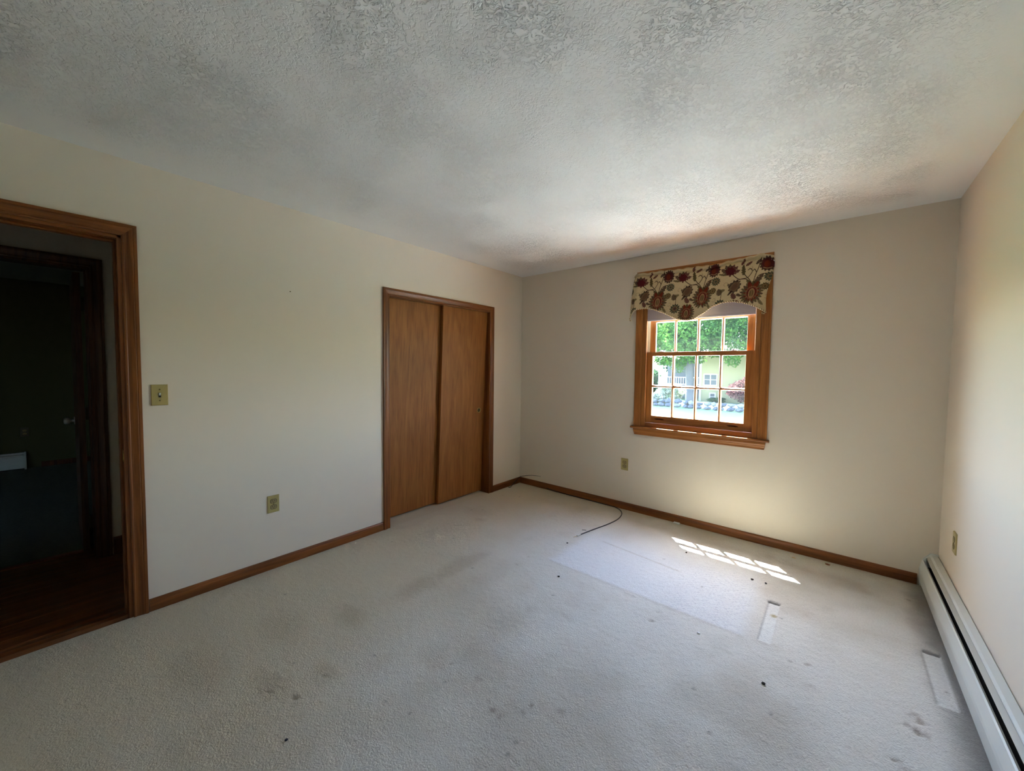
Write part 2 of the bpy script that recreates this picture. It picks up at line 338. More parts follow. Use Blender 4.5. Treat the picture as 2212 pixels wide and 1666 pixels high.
def make_ceiling():
    st = .02; xs = np.append(np.arange(0, W, st), W); ys = np.append(np.append(np.arange(YF, -.3, st), np.arange(-.3, 0, .005)), 0)
    X, Y = np.meshgrid(xs, ys); Z = np.full_like(X, H)
    # loose drywall tape bulge along the window wall
    env = smooth(X, 1.0, 1.5) * (1 - smooth(X, 2.35, 2.62))
    Z -= env * .007 * np.exp(-((Y + .075 + .01 * np.sin(X * 5)) / .020) ** 2)
    Z += (vnoise(X, Y, 1.1, 8, 2) - .5) * .003 * smooth(np.minimum.reduce([X, W - X, -Y, Y - YF]), 0, .3)
    mask = smooth(np.minimum.reduce([X, W - X, -Y, Y - YF]) + (vnoise(X, Y, 3, 9) - .5) * .2, .12, .36)
    o = grid_mesh('ceiling', X, Y, Z, M['ceiling'], fattrs={'rough_mask': mask}); o.data.flip_normals(); return o
struct(make_ceiling(), 'white textured plaster ceiling')
struct(MB().box(-.3, W + .2, YF - .15, .15, 2.46, 2.62).build('roof_slab', M['shell']), 'roof slab above the bedroom ceiling')
EY = .385
struct(MB().box(-6, W + 1.2, .15, EY, 2.46, 2.62).box(-6, W + 1.2, EY - .02, EY, 2.44, 2.66).build('roof_eave', M['vinyl']), 'shallow roof eave outside above the window')

# closet shell, hall, room across the hall
wall('wall_closet', [(-.80, -.72, -2.0, -.3, -.1, 2.5), (-.80, -T, -.36, -.28, -.1, 2.5), (-.80, -T, -2.0, -1.92, -.1, 2.5), (-.80, -T, -2.0, -.28, 2.35, 2.5)], 'unlit inner walls of the closet')
HX = -1.085                                  # hall side of the wall opposite the doorway
R2Y0, R2Y1, R2Z = -4.17, -3.347, 2.008       # doorway across the hall
wall('wall_hall', [(HX - T, HX, R2Y1, -1.9, -.1, 2.5), (HX - T, HX, -6.0, R2Y0, -.1, 2.5), (HX - T, HX, R2Y0, R2Y1, R2Z, 2.5)], 'dim hall wall with a second doorway')
wall('wall_hall_end', [(HX, -T, -6.1, -6.0, -.1, 2.5), (HX, -.8, -2.0, -1.9, -.1, 2.5), (-T, 0, -6.1, YF, -.1, 2.5)], 'dim walls closing the ends of the hall')
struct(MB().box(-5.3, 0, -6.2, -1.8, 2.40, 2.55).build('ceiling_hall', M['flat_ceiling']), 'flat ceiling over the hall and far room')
FX = -5.12
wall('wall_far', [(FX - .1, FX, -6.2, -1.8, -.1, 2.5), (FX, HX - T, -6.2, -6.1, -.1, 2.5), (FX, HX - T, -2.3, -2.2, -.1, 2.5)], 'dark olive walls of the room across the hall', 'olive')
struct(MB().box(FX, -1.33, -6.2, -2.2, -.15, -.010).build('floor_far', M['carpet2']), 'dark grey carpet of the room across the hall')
fh = struct(MB().box(-1.33, -.06, -6.1, -1.9, -.15, -.030).build('floor_hall', M['slot']), 'dark red-brown plank floor of the hall')
x = -1.30; k = 0; rnd = random.Random(5)
while x < -.10:
    w = .0815; MB().box(x, x + w - .0012, -6.0, -2.0, -.03, -.012 + rnd.uniform(-.0004, .0004), bev=.001).build('plank', M['oak_y'], fh); x += w
struct(MB().prism([(-.105, y, z) for y, z in ()] or [(-.130, -4.098, -.012), (-.120, -4.098, -.002), (-.075, -4.098, .006), (-.040, -4.098, .004), (-.030, -4.098, -.02), (-.130, -4.098, -.02)],
                  [(-.130, -3.29, -.012), (-.120, -3.29, -.002), (-.075, -3.29, .006), (-.040, -3.29, .004), (-.030, -3.29, -.02), (-.130, -3.29, -.02)]).build('trim_1', M['oak_y']), 'wooden threshold strip in the doorway')
struct(MB().box(-1.345, -1.295, R2Y0, R2Y1, -.03, -.004, bev=.003).build('trim_2', M['oak_y']), 'wooden threshold strip of the far doorway')

# ------------------------------------------------------------------ casings, baseboards
PROF = [(0, 0), (0, .009), (.004, .0115), (.009, .0115), (.012, .0095), (.020, .0105), (.032, .0135), (.041, .0165), (.044, .0155), (.046, .018), (.0585, .018), (.0585, 0)]
def casing(name, path, side, mp, mats, parent, prof=PROF):
    """mitred moulding, one object per straight run; path = inner edge points in wall (s,t); side = +1 if outside is left of travel"""
    P = [Vector(q) for q in path]; n = []
    for a, b in zip(P, P[1:]):
        d = (b - a).normalized(); n.append(Vector((-d.y, d.x)) * side)
    off = []
    for i in range(len(P)):
        if i == 0: off.append(n[0])
        elif i == len(P) - 1: off.append(n[-1])
        else: off.append((n[i - 1] + n[i]) / (1 + n[i - 1].dot(n[i])))
    for i in range(len(P) - 1):
        A = [mp(*(P[i] + off[i] * w), p) for w, p in prof]; B = [mp(*(P[i + 1] + off[i + 1] * w), p) for w, p in prof]
        MB().prism(A, B).build(name, mats[i], parent)
left = lambda s, t, p: (p, s, t)
back = lambda s, t, p: (s, -p, t)

# doorway (door_1)
d1 = struct(empty('door_1', (0, -3.69, 0)), 'open doorway with wooden casing leading to the dark hall')
casing('casing', [(DY0 + .003, 0), (DY0 + .003, DZ - .003), (DY1 - .003, DZ - .003), (DY1 - .003, 0)], 1, left, [M['trim_z'], M['trim_y'], M['trim_z']], d1)
hallr = lambda s, t, p: (-T - p, s, t)
casing('hall_casing', [(DY0 + .003, -.012), (DY0 + .003, DZ - .003), (DY1 - .003, DZ - .003), (DY1 - .003, -.012)], 1, hallr, [M['trim_z'], M['trim_y'], M['trim_z']], d1)
bx('jamb', M['trim_z'], d1, -T - .001, .001, DY1 - .019, DY1 + .001, -.01, DZ)
bx('jamb', M['trim_z'], d1, -T - .001, .001, DY0 - .001, DY0 + .019, -.01, DZ)
bx('head_jamb', M['trim_y'], d1, -T - .001, .001, DY0, DY1, DZ - .019, DZ + .001)
bx('door_stop', M['trim_z'], d1, -.085, -.050, DY1 - .030, DY1 - .018, -.01, DZ - .018, bev=.003)
bx('door_stop', M['trim_z'], d1, -.085, -.050, DY0 + .018, DY0 + .030, -.01, DZ - .018, bev=.003)
bx('door_stop', M['trim_y'], d1, -.085, -.050, DY0 + .02, DY1 - .02, DZ - .030, DZ - .018, bev=.003)
bx('strike_plate', M['brass'], d1, -.048, -.014, DY1 - .0205, DY1 - .0185, .84, .90, bev=.0005)
bx('strike_plate_lip', M['brass'], d1, -.014, -.002, DY1 - .022, DY1 - .0185, .855, .885, bev=.0005)

# doorway across the hall (door_2) with its leaf open into the far room
d2 = struct(empty('door_2', (HX, -3.75, 0)), 'dark wooden doorway and open door across the hall')
hall = lambda s, t, p: (HX + p, s, t)
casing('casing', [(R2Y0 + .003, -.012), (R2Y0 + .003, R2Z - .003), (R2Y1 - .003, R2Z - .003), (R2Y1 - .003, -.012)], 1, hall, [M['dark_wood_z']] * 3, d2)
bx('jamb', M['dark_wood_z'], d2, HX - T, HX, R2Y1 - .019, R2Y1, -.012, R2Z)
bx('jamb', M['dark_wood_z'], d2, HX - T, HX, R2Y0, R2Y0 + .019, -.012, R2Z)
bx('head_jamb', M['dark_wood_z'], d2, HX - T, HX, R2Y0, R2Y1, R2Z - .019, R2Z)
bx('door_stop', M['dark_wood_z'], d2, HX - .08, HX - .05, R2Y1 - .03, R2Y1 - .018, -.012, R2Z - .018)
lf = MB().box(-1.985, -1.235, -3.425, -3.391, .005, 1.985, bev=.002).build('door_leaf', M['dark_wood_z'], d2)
for zc in (1.77, 1.0, .22):
    h = MB().tube([(-1.222, -3.380, zc - .045), (-1.222, -3.380, zc + .045)], .007, 8); h.box(-1.245, -1.198, -3.391, -3.366, zc - .044, zc + .044); h.build('hinge', M['hinge'], lf)
MB().lathe([(0, .062), (.018, .060), (.027, .050), (.028, .040), (.020, .028), (.011, .022), (.011, .006), (.030, .005), (.031, 0)], (-1.915, -3.425, .885), (0, -1, 0)).build('door_knob', M['nickel'], lf)

BASE = [(0, 0), (0, .012), (.044, .012), (.050, .0105), (.058, .0095), (.065, .006), (.067, .003), (.067, 0)]
def baseboard(name, a, b, mp, mat, label, prof=BASE, z0=0):
    return struct(MB().prism([mp(a, t + z0, p) for t, p in prof], [mp(b, t + z0, p) for t, p in prof]).build(name, mat), label)
baseboard('baseboard_left', -3.2265, -1.803, left, M['trim_y'], 'brown wooden baseboard between the doorway and the closet')
baseboard('baseboard_left', -.484, -.001, left, M['trim_y'], 'short brown baseboard between the closet and the corner')
baseboard('baseboard_back', .0125, 3.272, back, M['trim_x'], 'brown wooden baseboard under the window')
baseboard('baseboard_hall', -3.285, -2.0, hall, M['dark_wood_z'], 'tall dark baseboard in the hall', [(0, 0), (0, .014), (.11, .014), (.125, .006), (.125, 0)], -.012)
baseboard('baseboard_far', -3.66, -2.3, lambda s, t, p: (FX + p, s, t), M['dark_wood_z'], 'dark baseboard in the room across the hall', BASE, -.01)

# closet (door_3)
d3 = struct(empty('door_3', (-.05, -1.14, 0)), 'closet with two brown plywood sliding doors in a wooden casing')
casing('casing', [(CY0 + .004, 0), (CY0 + .004, CZ - .004), (CY1 - .004, CZ - .004), (CY1 - .004, 0)], 1, left, [M['trim_z'], M['trim_y'], M['trim_z']], d3)
bx('jamb', M['trim_z'], d3, -.20, .001, CY0 - .004, CY0 + .006, 0, CZ)
bx('jamb', M['trim_z'], d3, -.20, .001, CY1 - .006, CY1 + .004, 0, CZ)
bx('head_jamb', M['trim_y'], d3, -.20, .001, CY0, CY1, CZ - .006, CZ + .004)
def sliding(y0, y1, xt, xb, py, pz):
    th = .030; zt, zb = 1.955, .014
    A = [(xb - th, y0, zb), (xb, y0, zb), (xt, y0, zt), (xt - th, y0, zt)]; B = [(a, y1, c) for a, _, c in A]
    o = MB().prism(A, B).build('sliding_door', M['closet'], d3)
    bv = o.modifiers.new('bevel', 'BEVEL'); bv.width = .0015; bv.segments = 2
    xe = lambda z: xb + (xt - xb) * (z - zb) / (zt - zb)
    nrm = Vector((zt - zb, 0, -(xt - xb))).normalized(); c = Vector((xe(pz), py, pz))
    MB().lathe([(.0265, -.001), (.0265, .0016), (.024, .0024), (.0205, .0016), (.019, -.002), (.017, -.007), (.0, -.008)], c + nrm * .0005, nrm, 28).build('finger_pull', M['brass'], o)
    MB().lathe([(.0188, .0012), (.0, .0012)], c + nrm * .0003, nrm, 28).build('finger_cup', plain('pull_cup', lin(90, 74, 42), .5, metal=.7), o)
    return o
sliding(-1.738, -1.108, -.072, -.155, -1.693, .915)
sliding(-1.140, -.543, -.030, -.107, -.622, .900)

# ------------------------------------------------------------------ window
win = struct(empty('window_1', (1.907, 0, .82)), 'wooden double-hung window with small panes, stool and apron')
casing('casing', [(1.4375, .822), (1.4375, 2.1885), (2.3765, 2.1885), (2.3765, .822)], 1, back, [M['win_z'], M['win_x'], M['win_z']], win)
# frame: side jambs, head, sill (wood lining through the wall)
bx('jamb', M['win_z'], win, WX0 - .001, 1.446, -.003, .150, .80, 2.19)
bx('jamb', M['win_z'], win, 2.368, WX1 + .001, -.003, .150, .80, 2.19)
bx('head_jamb', M['win_x'], win, WX0, WX1, -.003, .150, 2.165, 2.196)
bx('sill', M['win_x'], win, WX0, WX1, .012, .200, .790, .858, bev=.003)
# inner stops in front of the lower sash
for x0, x1 in ((1.446, 1.480), (2.334, 2.368)):
    MB().box(x0, x1, -.009, .013, .826, 2.165, bev=.003).build('stop', M['win_z'], win)
MB().box(1.446, 2.368, -.009, .013, 2.135, 2.165, bev=.003).build('stop', M['win_x'], win)
bx('sill_stop', M['win_x'], win, 1.446, 2.368, -.006, .014, .822, .862, bev=.002)
# pale jamb liners with tracks
for sgn, xw in ((1, 1.446), (-1, 2.368)):
    b = MB()
    for (w, ya, yb) in ((.031, .014, .019), (.024, .019, .050), (.036, .050, .055), (.044, .055, .092), (.048, .092, .100)):
        x0, x1 = sorted((xw, xw + sgn * w)); b.box(x0, x1, ya, yb, .86, 2.165)
    b.build('jamb_liner', M['vinyl'], win)
# stool and apron
st = MB(); pr = [(.012, .803), (.012, .821), (-.024, .821), (-.030, .819), (-.0325, .812), (-.030, .805), (-.024, .803)]
st.prism([(1.350, y, z) for y, z in pr], [(2.453, y, z) for y, z in pr]).build('stool', M['win_x'], win)
pa = [(0, .742), (-.010, .742), (-.013, .746), (-.013, .758), (-.016, .763), (-.0185, .775), (-.022, .783), (-.022, .803), (0, .803)]
pb = lambda dx, s: [(s + dx * (z - .742) / .061, y, z) for y, z in pa]
MB().prism([(1.386 - .010 * (z - .742) / .061, y, z) for y, z in pa], [(2.420 + .010 * (z - .742) / .061, y, z) for y, z in pa]).build('apron', M['win_x'], win)

def sash(name, y0, y1, zb, zt, rb, rt, rows, xl=1.472, xr=2.338, ins=0.0):
    """x 1.478..2.332; glass 1.532..2.272; rb/rt rail heights; rows = [(z0,z1)...] of panes"""
    s = empty(name, (0, 0, 0)); s.parent = win; s.location = Vector((1.905, (y0 + y1) / 2, zb)) - win.location
    def add(n, m, *a, bev=.002): return MB().box(*a, bev=bev).build(n, m, s)
    add('stile', M['win_z'], xl, 1.532 + ins, y0, y1, zb, zt); add('stile', M['win_z'], 2.272 - ins * .3, xr, y0, y1, zb, zt)
    add('top_rail', M['win_x'], 1.532, 2.272, y0, y1, zt - rt, zt)
    gl = []
    pw = .1685
    for i in range(1, 4):
        xc = 1.532 + i * pw + (i - .5) * .022
        pf = [(xc - .012, y0 + .022), (xc - .006, y0 + .006), (xc - .004, y0 + .003), (xc + .004, y0 + .003), (xc + .006, y0 + .006), (xc + .012, y0 + .022), (xc + .011, y1 - .003), (xc - .011, y1 - .003)]
        MB().prism([(a, b, rows[0][0]) for a, b in pf], [(a, b, rows[-1][1]) for a, b in pf]).build('muntin', M['win_z'], s)
    for (a0, a1), (b0, b1) in zip(rows, rows[1:]):
        zc = (a1 + b0) / 2
        pf = [(zc - .012, y0 + .014), (zc - .008, y0 + .001), (zc - .005, y0 - .003), (zc + .005, y0 - .003), (zc + .008, y0 + .001), (zc + .012, y0 + .014), (zc + .012, y1 + .002), (zc - .012, y1 + .002)]
        MB().prism([(1.532, b, a) for a, b in pf], [(2.272, b, a) for a, b in pf]).build('muntin', M['win_x'], s)
    for (z0, z1) in rows:
        for i in range(4):
            x0 = 1.532 + i * (pw + .022); MB().box(x0 - .003, x0 + pw + .003, y1 - .012, y1 - .009, z0 - .003, z1 + .003).build('pane', M['glass'], s)
    return s, add
ls, add = sash('lower_sash', .015, .050, .862, 1.512, .066, .036, [(.928, 1.189), (1.211, 1.476)])
# bottom rail with two carved finger lifts
def carved_rail():
    nx, nz = 340, 26; xs = np.linspace(1.532, 2.272, nx); zs = np.linspace(.862, .928, nz); b = MB()
    Xg, Zg = np.meshgrid(xs, zs); D = np.zeros_like(Xg)
    for xc in (1.605, 2.195):
        e = 1 - ((Xg - xc) / .042) ** 2 - ((Zg - .900) / .0085) ** 2; D = np.maximum(D, .011 * np.sqrt(np.clip(e, 0, 1)))
    vs = [(Xg[j, i], .0155 + D[j, i], Zg[j, i]) for j in range(nz) for i in range(nx)]
    fl, lifts = [], ([], [])
    for j in range(nz - 1):
        for i in range(nx - 1):
            q = (j * nx + i, j * nx + i + 1, (j + 1) * nx + i + 1, (j + 1) * nx + i); deep = min(D[j, i], D[j, i + 1], D[j + 1, i + 1], D[j + 1, i])
            (fl if deep <= 0 else lifts[0 if Xg[j, i] < 1.9 else 1]).append(q)
    b.add(vs, fl)
    for l in lifts:
        MB().add(vs, l, True).build('finger_lift', wood('lift_wood', lin(74, 28, 8), lin(104, 46, 16), 0), ls, recalc=False)
    b.box(1.532, 2.272, .030, .050, .862, .928); b.box(1.532, 2.272, .0158, .031, .862, .8625); b.box(1.532, 2.272, .0158, .031, .9275, .928)
    return b.build('bottom_rail', M['win_x'], ls, recalc=False)
carved_rail()
us, addu = sash('upper_sash', .056, .082, 1.480, 2.140, .036, .060, [(1.516, 1.783), (1.805, 2.072)], 1.490, 2.322, .009)
addu('bottom_rail', M['win_x'], 1.532, 2.272, .056, .076, 1.490, 1.514)
for xc in (1.603, 2.180):
    k = MB().box(xc - .026, xc + .026, .020, .046, 1.511, 1.516, bev=.001).lathe([(.013, 0), (.013, .010), (.009, .013), (0, .013)], (xc, .034, 1.516), (0, 0, 1), 14)
    k.box(xc - .004, xc + .034, .024, .034, 1.521, 1.527, bev=.002).build('sash_lock', M['white_plastic'], ls)

# roller shade, partly drawn
sh = tag(empty('roller_shade', (1.885, .004, 1.80)), 'mauve-grey roller shade drawn a little below the valance', 'shade')
MB().box(1.449, 2.328, -.0006, .0006, 1.797, 2.150, mat=Matrix.Translation((0, .003, 0))).build('cloth', M['shade'], sh)
MB().box(1.447, 2.330, .0005, .0060, 1.793, 1.812, bev=.002).build('hem_bar', M['shade'], sh)
MB().tube([(1.449, .003, 2.150), (2.365, .003, 2.150)], .0125, 14).build('roller', M['rod'], sh)

# ------------------------------------------------------------------ valance
def valance_print(U, V):
    """painted floral print: U = x, V = z on the cloth (metres)"""
    bgc = np.array(lin(210, 187, 144)[:3]); C = np.ones(U.shape + (3,)) * bgc
    C *= (1 + .10 * (vnoise(U, V, 150, 71, 2) - .5))[..., None]
    rust, maroon, brown, olive, teal, pale, dkb = [np.array(lin(*c)[:3]) for c in ((118, 46, 28), (88, 26, 32), (70, 42, 32), (88, 74, 42), (78, 80, 62), (176, 136, 92), (56, 32, 26))]
    def put(mask, col, a=1.0):
        nonlocal C
        m = np.clip(mask, 0, 1)[..., None] * a; C = C * (1 - m) + col * m
    aa = .0011
    def disc(x, y, ru, rv, ang=0.0, lob=0, la=0.0, ph=0.0):
        c, s = math.cos(ang), math.sin(ang); du, dv = U - x, V - y; a = (c * du + s * dv) / ru; b = (-s * du + c * dv) / rv
        r = np.hypot(a, b)
        if lob: r = r / (1 + la * np.cos(lob * np.arctan2(b, a) + ph))
        return np.clip((1 - r) * min(ru, rv) / aa + .5, 0, 1)
    def leaf(x, y, L, w, ang):
        c, s = math.cos(ang), math.sin(ang); a = (c * (U - x) + s * (V - y)) / L; b = (-s * (U - x) + c * (V - y)) / w
        ww = np.sqrt(np.clip(a * (1 - a), 0, 1)) * 2 * (1 - .35 * a) * (1 + .22 * np.sin(a * 26))
        return np.where((a > 0) & (a < 1), np.clip((ww - np.abs(b)) * w / aa + .5, 0, 1), 0)
    def stroke(pts, w):
        m = np.zeros(U.shape); P = []
        for i in range(len(pts) - 1):
            p0 = pts[max(i - 1, 0)]; p1 = pts[i]; p2 = pts[i + 1]; p3 = pts[min(i + 2, len(pts) - 1)]
            for t in np.linspace(0, 1, 9)[:-1]:
                P.append(tuple(.5 * (2 * p1[k] + (p2[k] - p0[k]) * t + (2 * p0[k] - 5 * p1[k] + 4 * p2[k] - p3[k]) * t * t + (3 * p1[k] - p0[k] - 3 * p2[k] + p3[k]) * t ** 3) for k in (0, 1)))
        P.append(pts[-1])
        x0 = min(p[0] for p in P) - .01; x1 = max(p[0] for p in P) + .01
        sel = (U > x0) & (U < x1)
        uu, vv = U[sel], V[sel]; best = np.full(uu.shape, 9.0)
        for (ax, ay), (bx_, by_) in zip(P, P[1:]):
            dx, dy = bx_ - ax, by_ - ay; q = dx * dx + dy * dy + 1e-12; t = np.clip(((uu - ax) * dx + (vv - ay) * dy) / q, 0, 1)
            best = np.minimum(best, np.hypot(uu - ax - t * dx, vv - ay - t * dy))
        m[sel] = np.clip((w - best) / aa + .5, 0, 1); return m
    def palm(x, y, s=1.0):
        s *= 1.22
        for k in range(22):
            a = 2 * math.pi * k / 22; rx, ry = .040 * s, .050 * s
            put(leaf(x + math.cos(a) * rx * .75, y + math.sin(a) * ry * .75, .036 * s, .0095 * s, a + (.25 if math.cos(a) > 0 else -.25)), brown if k % 2 else olive, .9)
        put(disc(x, y, .036 * s, .047 * s, 0, 14, .18), rust); put(disc(x, y, .030 * s, .040 * s, 0, 12, .25, 1), maroon, .6); put(leaf(x - .012 * s, y + .03 * s, .04 * s, .012 * s, 1.9), rust); put(leaf(x + .012 * s, y + .03 * s, .04 * s, .012 * s, 1.2), rust)
        for k in range(18):
            a = 2 * math.pi * k / 18; put(disc(x + math.cos(a) * .030 * s, y + math.sin(a) * .036 * s, .005 * s, .006 * s), pale, .35)
        put(disc(x, y - .004 * s, .017 * s, .030 * s), pale, .8); put(disc(x, y - .004 * s, .011 * s, .022 * s), olive, .8); put(stroke([(x, y - .025 * s), (x, y + .02 * s)], .0015 * s), pale, .8)
    def tulip(x, y):
        put(disc(x, y, .040, .050, -.35, 11, .10), dkb, .9)
        for k in range(-3, 4): put(stroke([(x + k * .008 - .012, y - .034), (x + k * .0095, y), (x + k * .006 + .014, y + .032)], .0016), pale, .65)
        put(disc(x, y, .018, .030, -.35), maroon, .35); put(leaf(x - .012, y - .030, .045, .010, -2.2), dkb, .9); put(leaf(x - .03, y + .005, .03, .012, 2.5), brown, .8)
    def pom(x, y):
        put(disc(x, y, .043, .053, 0, 14, .10), brown, .95); put(disc(x, y, .033, .042, 0, 10, .10), maroon, .8); put(disc(x - .004, y - .002, .016, .024), rust, .9)
        put(stroke([(x - .02, y - .028), (x, y - .036), (x + .02, y - .028)], .003), pale, .8)
    def lily(x, y):
        for a in (1.2, 1.6, 2.0, .8, 2.5, .3): put(leaf(x, y - .024, .078, .019, a), brown if a > 1.5 else maroon, .9)
        put(disc(x + .004, y - .005, .029, .036, .3, 7, .16), maroon, .9); put(leaf(x - .02, y - .03, .06, .009, 2.9), olive, .9)
    def sunf(x, y, r, col):
        put(disc(x, y, r, r, 0, 12, .14), col); put(disc(x, y, r * .55, r * .55), pale, .5); put(disc(x, y, r * .3, r * .3), col)
        for k in range(8): put(disc(x + math.cos(k * .785) * r * .72, y + math.sin(k * .785) * r * .72, r * .1, r * .1), pale, .6)
    P = .3625
    for k in range(-2, 4):
        x = 1.603 + k * P; y = 1.950
        if x < 1.1 or x > 2.75: continue
        st_ = brown
        for pts in ([(x, y + .05), (x - .03, y + .10), (x - .075, y + .155), (x - .085, y + .22)], [(x, y + .05), (x + .004, y + .12), (x + .02, y + .19), (x + .028, y + .26)],
                    [(x, y + .05), (x - .05, y + .105), (x - .105, y + .115), (x - .15, y + .15)], [(x + .002, y + .06), (x + .025, y + .12), (x + .065, y + .135), (x + .10, y + .12)],
                    [(x - .05, y + .115), (x - .10, y + .11), (x - .12, y + .09)], [(x - .04, y + .12), (x - .02, y + .16), (x - .035, y + .185), (x - .05, y + .175)], [(x + .01, y + .15), (x - .006, y + .175), (x - .014, y + .165)]):
            put(stroke(pts, .0028), st_, .95)
        put(leaf(x + .012, y + .06, .085, .018, 1.05), brown, .9); put(leaf(x - .012, y + .065, .05, .014, 2.4), olive, .9); put(leaf(x - .075, y + .14, .08, .016, 1.75), olive, .95); put(leaf(x - .1, y + .22, .05, .012, 1.2), maroon, .9); put(leaf(x - .07, y + .21, .05, .012, .6), maroon, .9); put(leaf(x + .0, y + .21, .05, .012, .9), dkb, .9)
        palm(x, y); tulip(x - .125, y + .06); pom(x + .068, y + .208); lily(x - .18, y + .185)
        sunf(x + .092, y + .115, .031, teal); sunf(x + .080, y + .042, .025, olive)
        put(leaf(x + .14, y + .0, .055, .024, 1.9), brown, .85); put(leaf(x + .135, y + .03, .04, .014, .3), olive, .8)
        sunf(x + .153, y - .073, .038, teal); put(disc(x + .153, y - .073, .016, .016, 0, 5, .2), maroon, .5)
        put(stroke([(x + .153, y - .04), (x + .152, y - .01), (x + .15, y + .02)], .0018), st_)
        put(leaf(x - .105, y - .035, .055, .020, 2.2), maroon, .9); put(leaf(x - .10, y + .0, .035, .012, -.6), brown, .9)
        palm(x + .250, y - .118, .85); put(leaf(x + .05, y - .06, .05, .012, -.9), olive, .8)
        for (dx, dy, r, a0) in ((.17, .08, .020, 0), (-.07, .02, .016, 1), (.20, -.07, .018, 2), (.10, -.03, .018, 4), (-.03, .19, .014, 3), (.215, .10, .02, 5)):
            put(stroke([(x + dx + r * math.cos(a0 + q) * (1 - q * .12), y + dy + r * math.sin(a0 + q) * (1 - q * .12)) for q in np.linspace(0, 4.6, 8)], .0011), st_, .75)
    return C
BOT = [(1.330, 1.822), (1.345, 1.860), (1.392, 1.896), (1.441, 1.904), (1.49, 1.905), (1.558, 1.889), (1.638, 1.855), (1.704, 1.821), (1.755, 1.793), (1.805, 1.779), (1.853, 1.774), (1.889, 1.779), (1.941, 1.808), (1.991, 1.838), (2.035, 1.872), (2.089, 1.89), (2.143, 1.898), (2.185, 1.895), (2.237, 1.884), (2.289, 1.865), (2.339, 1.84), (2.369, 1.817), (2.394, 1.795)]
TOP = [(1.363, 2.217), (1.407, 2.228), (1.505, 2.220), (1.572, 2.222), (1.676, 2.216), (1.837, 2.211), (1.983, 2.210), (2.061, 2.206), (2.146, 2.219), (2.275, 2.229), (2.372, 2.236), (2.437, 2.216)]
def val_y(s, t, x):
    y = -.058 - .014 * np.sin(np.clip(t, 0, 1) * math.pi * .55)
    y += .006 * np.sin(x * 26 + 2 * t) * (1 - .5 * t) + .004 * np.sin(x * 61) * np.exp(-t * 3)
    y += .012 * np.exp(-((t - .07) / .025) ** 2)                       # stitched rod pocket seam
    y -= .010 * np.exp(-((t - .035) / .02) ** 2)
    y += -.020 * np.exp(-((s - .055) / .025) ** 2) * (.4 + .6 * t) + .030 * np.exp(-(s / .03) ** 2)   # fold at the left end
    y += .035 * smooth(s, .965, 1.0) * (1 - .3 * t)                     # right end turns back
    return y
def make_valance():
    nx, nt = 520, 230; S, Tt = np.meshgrid(np.linspace(0, 1, nx), np.linspace(0, 1, nt))
    bs = np.array([(b[0] - 1.330) / (2.394 - 1.330) for b in BOT]); bz = np.array([b[1] for b in BOT]); bxs = np.array([b[0] for b in BOT])
    ts = np.array([(b[0] - 1.363) / (2.437 - 1.363) for b in TOP]); tz = np.array([b[1] for b in TOP])
    zb = np.interp(S, bs, bz); zt = np.interp(S, ts, tz) + .003 * np.sin(S * 90)
    xb = 1.330 + S * (2.394 - 1.330); xt = 1.363 + S * (2.437 - 1.363)
    for _ in range(1): pass
    k = np.ones(9) / 9
    zb1 = np.convolve(np.pad(zb[0], 4, mode='edge'), k, 'valid'); zb = np.tile(zb1, (nt, 1))
    X = xt + (xb - xt) * Tt ** 1.3; Z = zt + (zb - zt) * Tt
    X += .010 * np.sin(Tt * 7) * smooth(S, .93, 1.0) - .008 * np.sin(Tt * 3) * (1 - smooth(S, 0, .06))
    Y = val_y(S, Tt, X)
    col = valance_print(1.345 + S * 1.085, Z)
    th = .9 + .0 * X
    rt = tag(empty('valance', (1.89, -.06, 1.80)), 'tan floral tapestry valance with scalloped corded hem over the window', 'valance')
    o = grid_mesh('cloth', X - 1.89, Y + .06, Z - 1.80, M['valance'], {'print': col}); o.parent = rt
    sd = o.modifiers.new('thickness', 'SOLIDIFY'); sd.thickness = .0022; sd.offset = 0
    # twisted cord along the hem
    pts = [Vector((X[-1, i], Y[-1, i], Z[-1, i] - .001)) for i in range(nx)]
    # little curl of the cord at both ends
    e = pts[-1]; pts += [e + Vector((-.004 * q, .003 * q, -.0022 * q)) for q in range(1, 5)] + [e + Vector((-.02 - .003 * q, .014, -.006 + .004 * q)) for q in range(0, 3)]
    e0 = pts[0]; pts = [e0 + Vector((.010, .012, -.020)), e0 + Vector((.004, .008, -.022)), e0 + Vector((-.001, .004, -.012))] + pts
    d = [0]
    for a, b in zip(pts, pts[1:]): d.append(d[-1] + (b - a).length)
    n = int(d[-1] / .0022); q = np.linspace(0, d[-1], n); C3 = np.array([p[:] for p in pts]); path = np.stack([np.interp(q, d, C3[:, i]) for i in range(3)], 1)
    cord = empty('hem_cord', (0, 0, 0)); cord.parent = rt
    for ph, mt in ((0, plain('cord_cream', lin(236, 222, 176), .6)), (math.pi, plain('cord_brown', lin(120, 78, 52), .6))):
        st = []
        for i in range(n):
            t = Vector(path[min(i + 1, n - 1)] - path[max(i - 1, 0)]).normalized(); a = t.cross(Vector((0, 1, 0))).normalized(); b = t.cross(a); an = ph + q[i] * 2 * math.pi / .017
            st.append(Vector(path[i]) + (a * math.cos(an) + b * math.sin(an)) * .0026)
        MB().tube(st, .0027, 6).build('cord_strand', mt, cord)
    return rt
make_valance()
rod = tag(empty('curtain_rod', (1.9, -.04, 2.205)), 'thin white curtain rod end and bracket behind the valance', 'curtain rod')
MB().tube([(1.385, -.02, 2.188), (1.392, -.034, 2.188), (1.41, -.036, 2.188), (2.40, -.036, 2.188), (2.418, -.030, 2.188), (2.424, -.016, 2.188)], .006, 10).build('rod', M['rod'], rod)
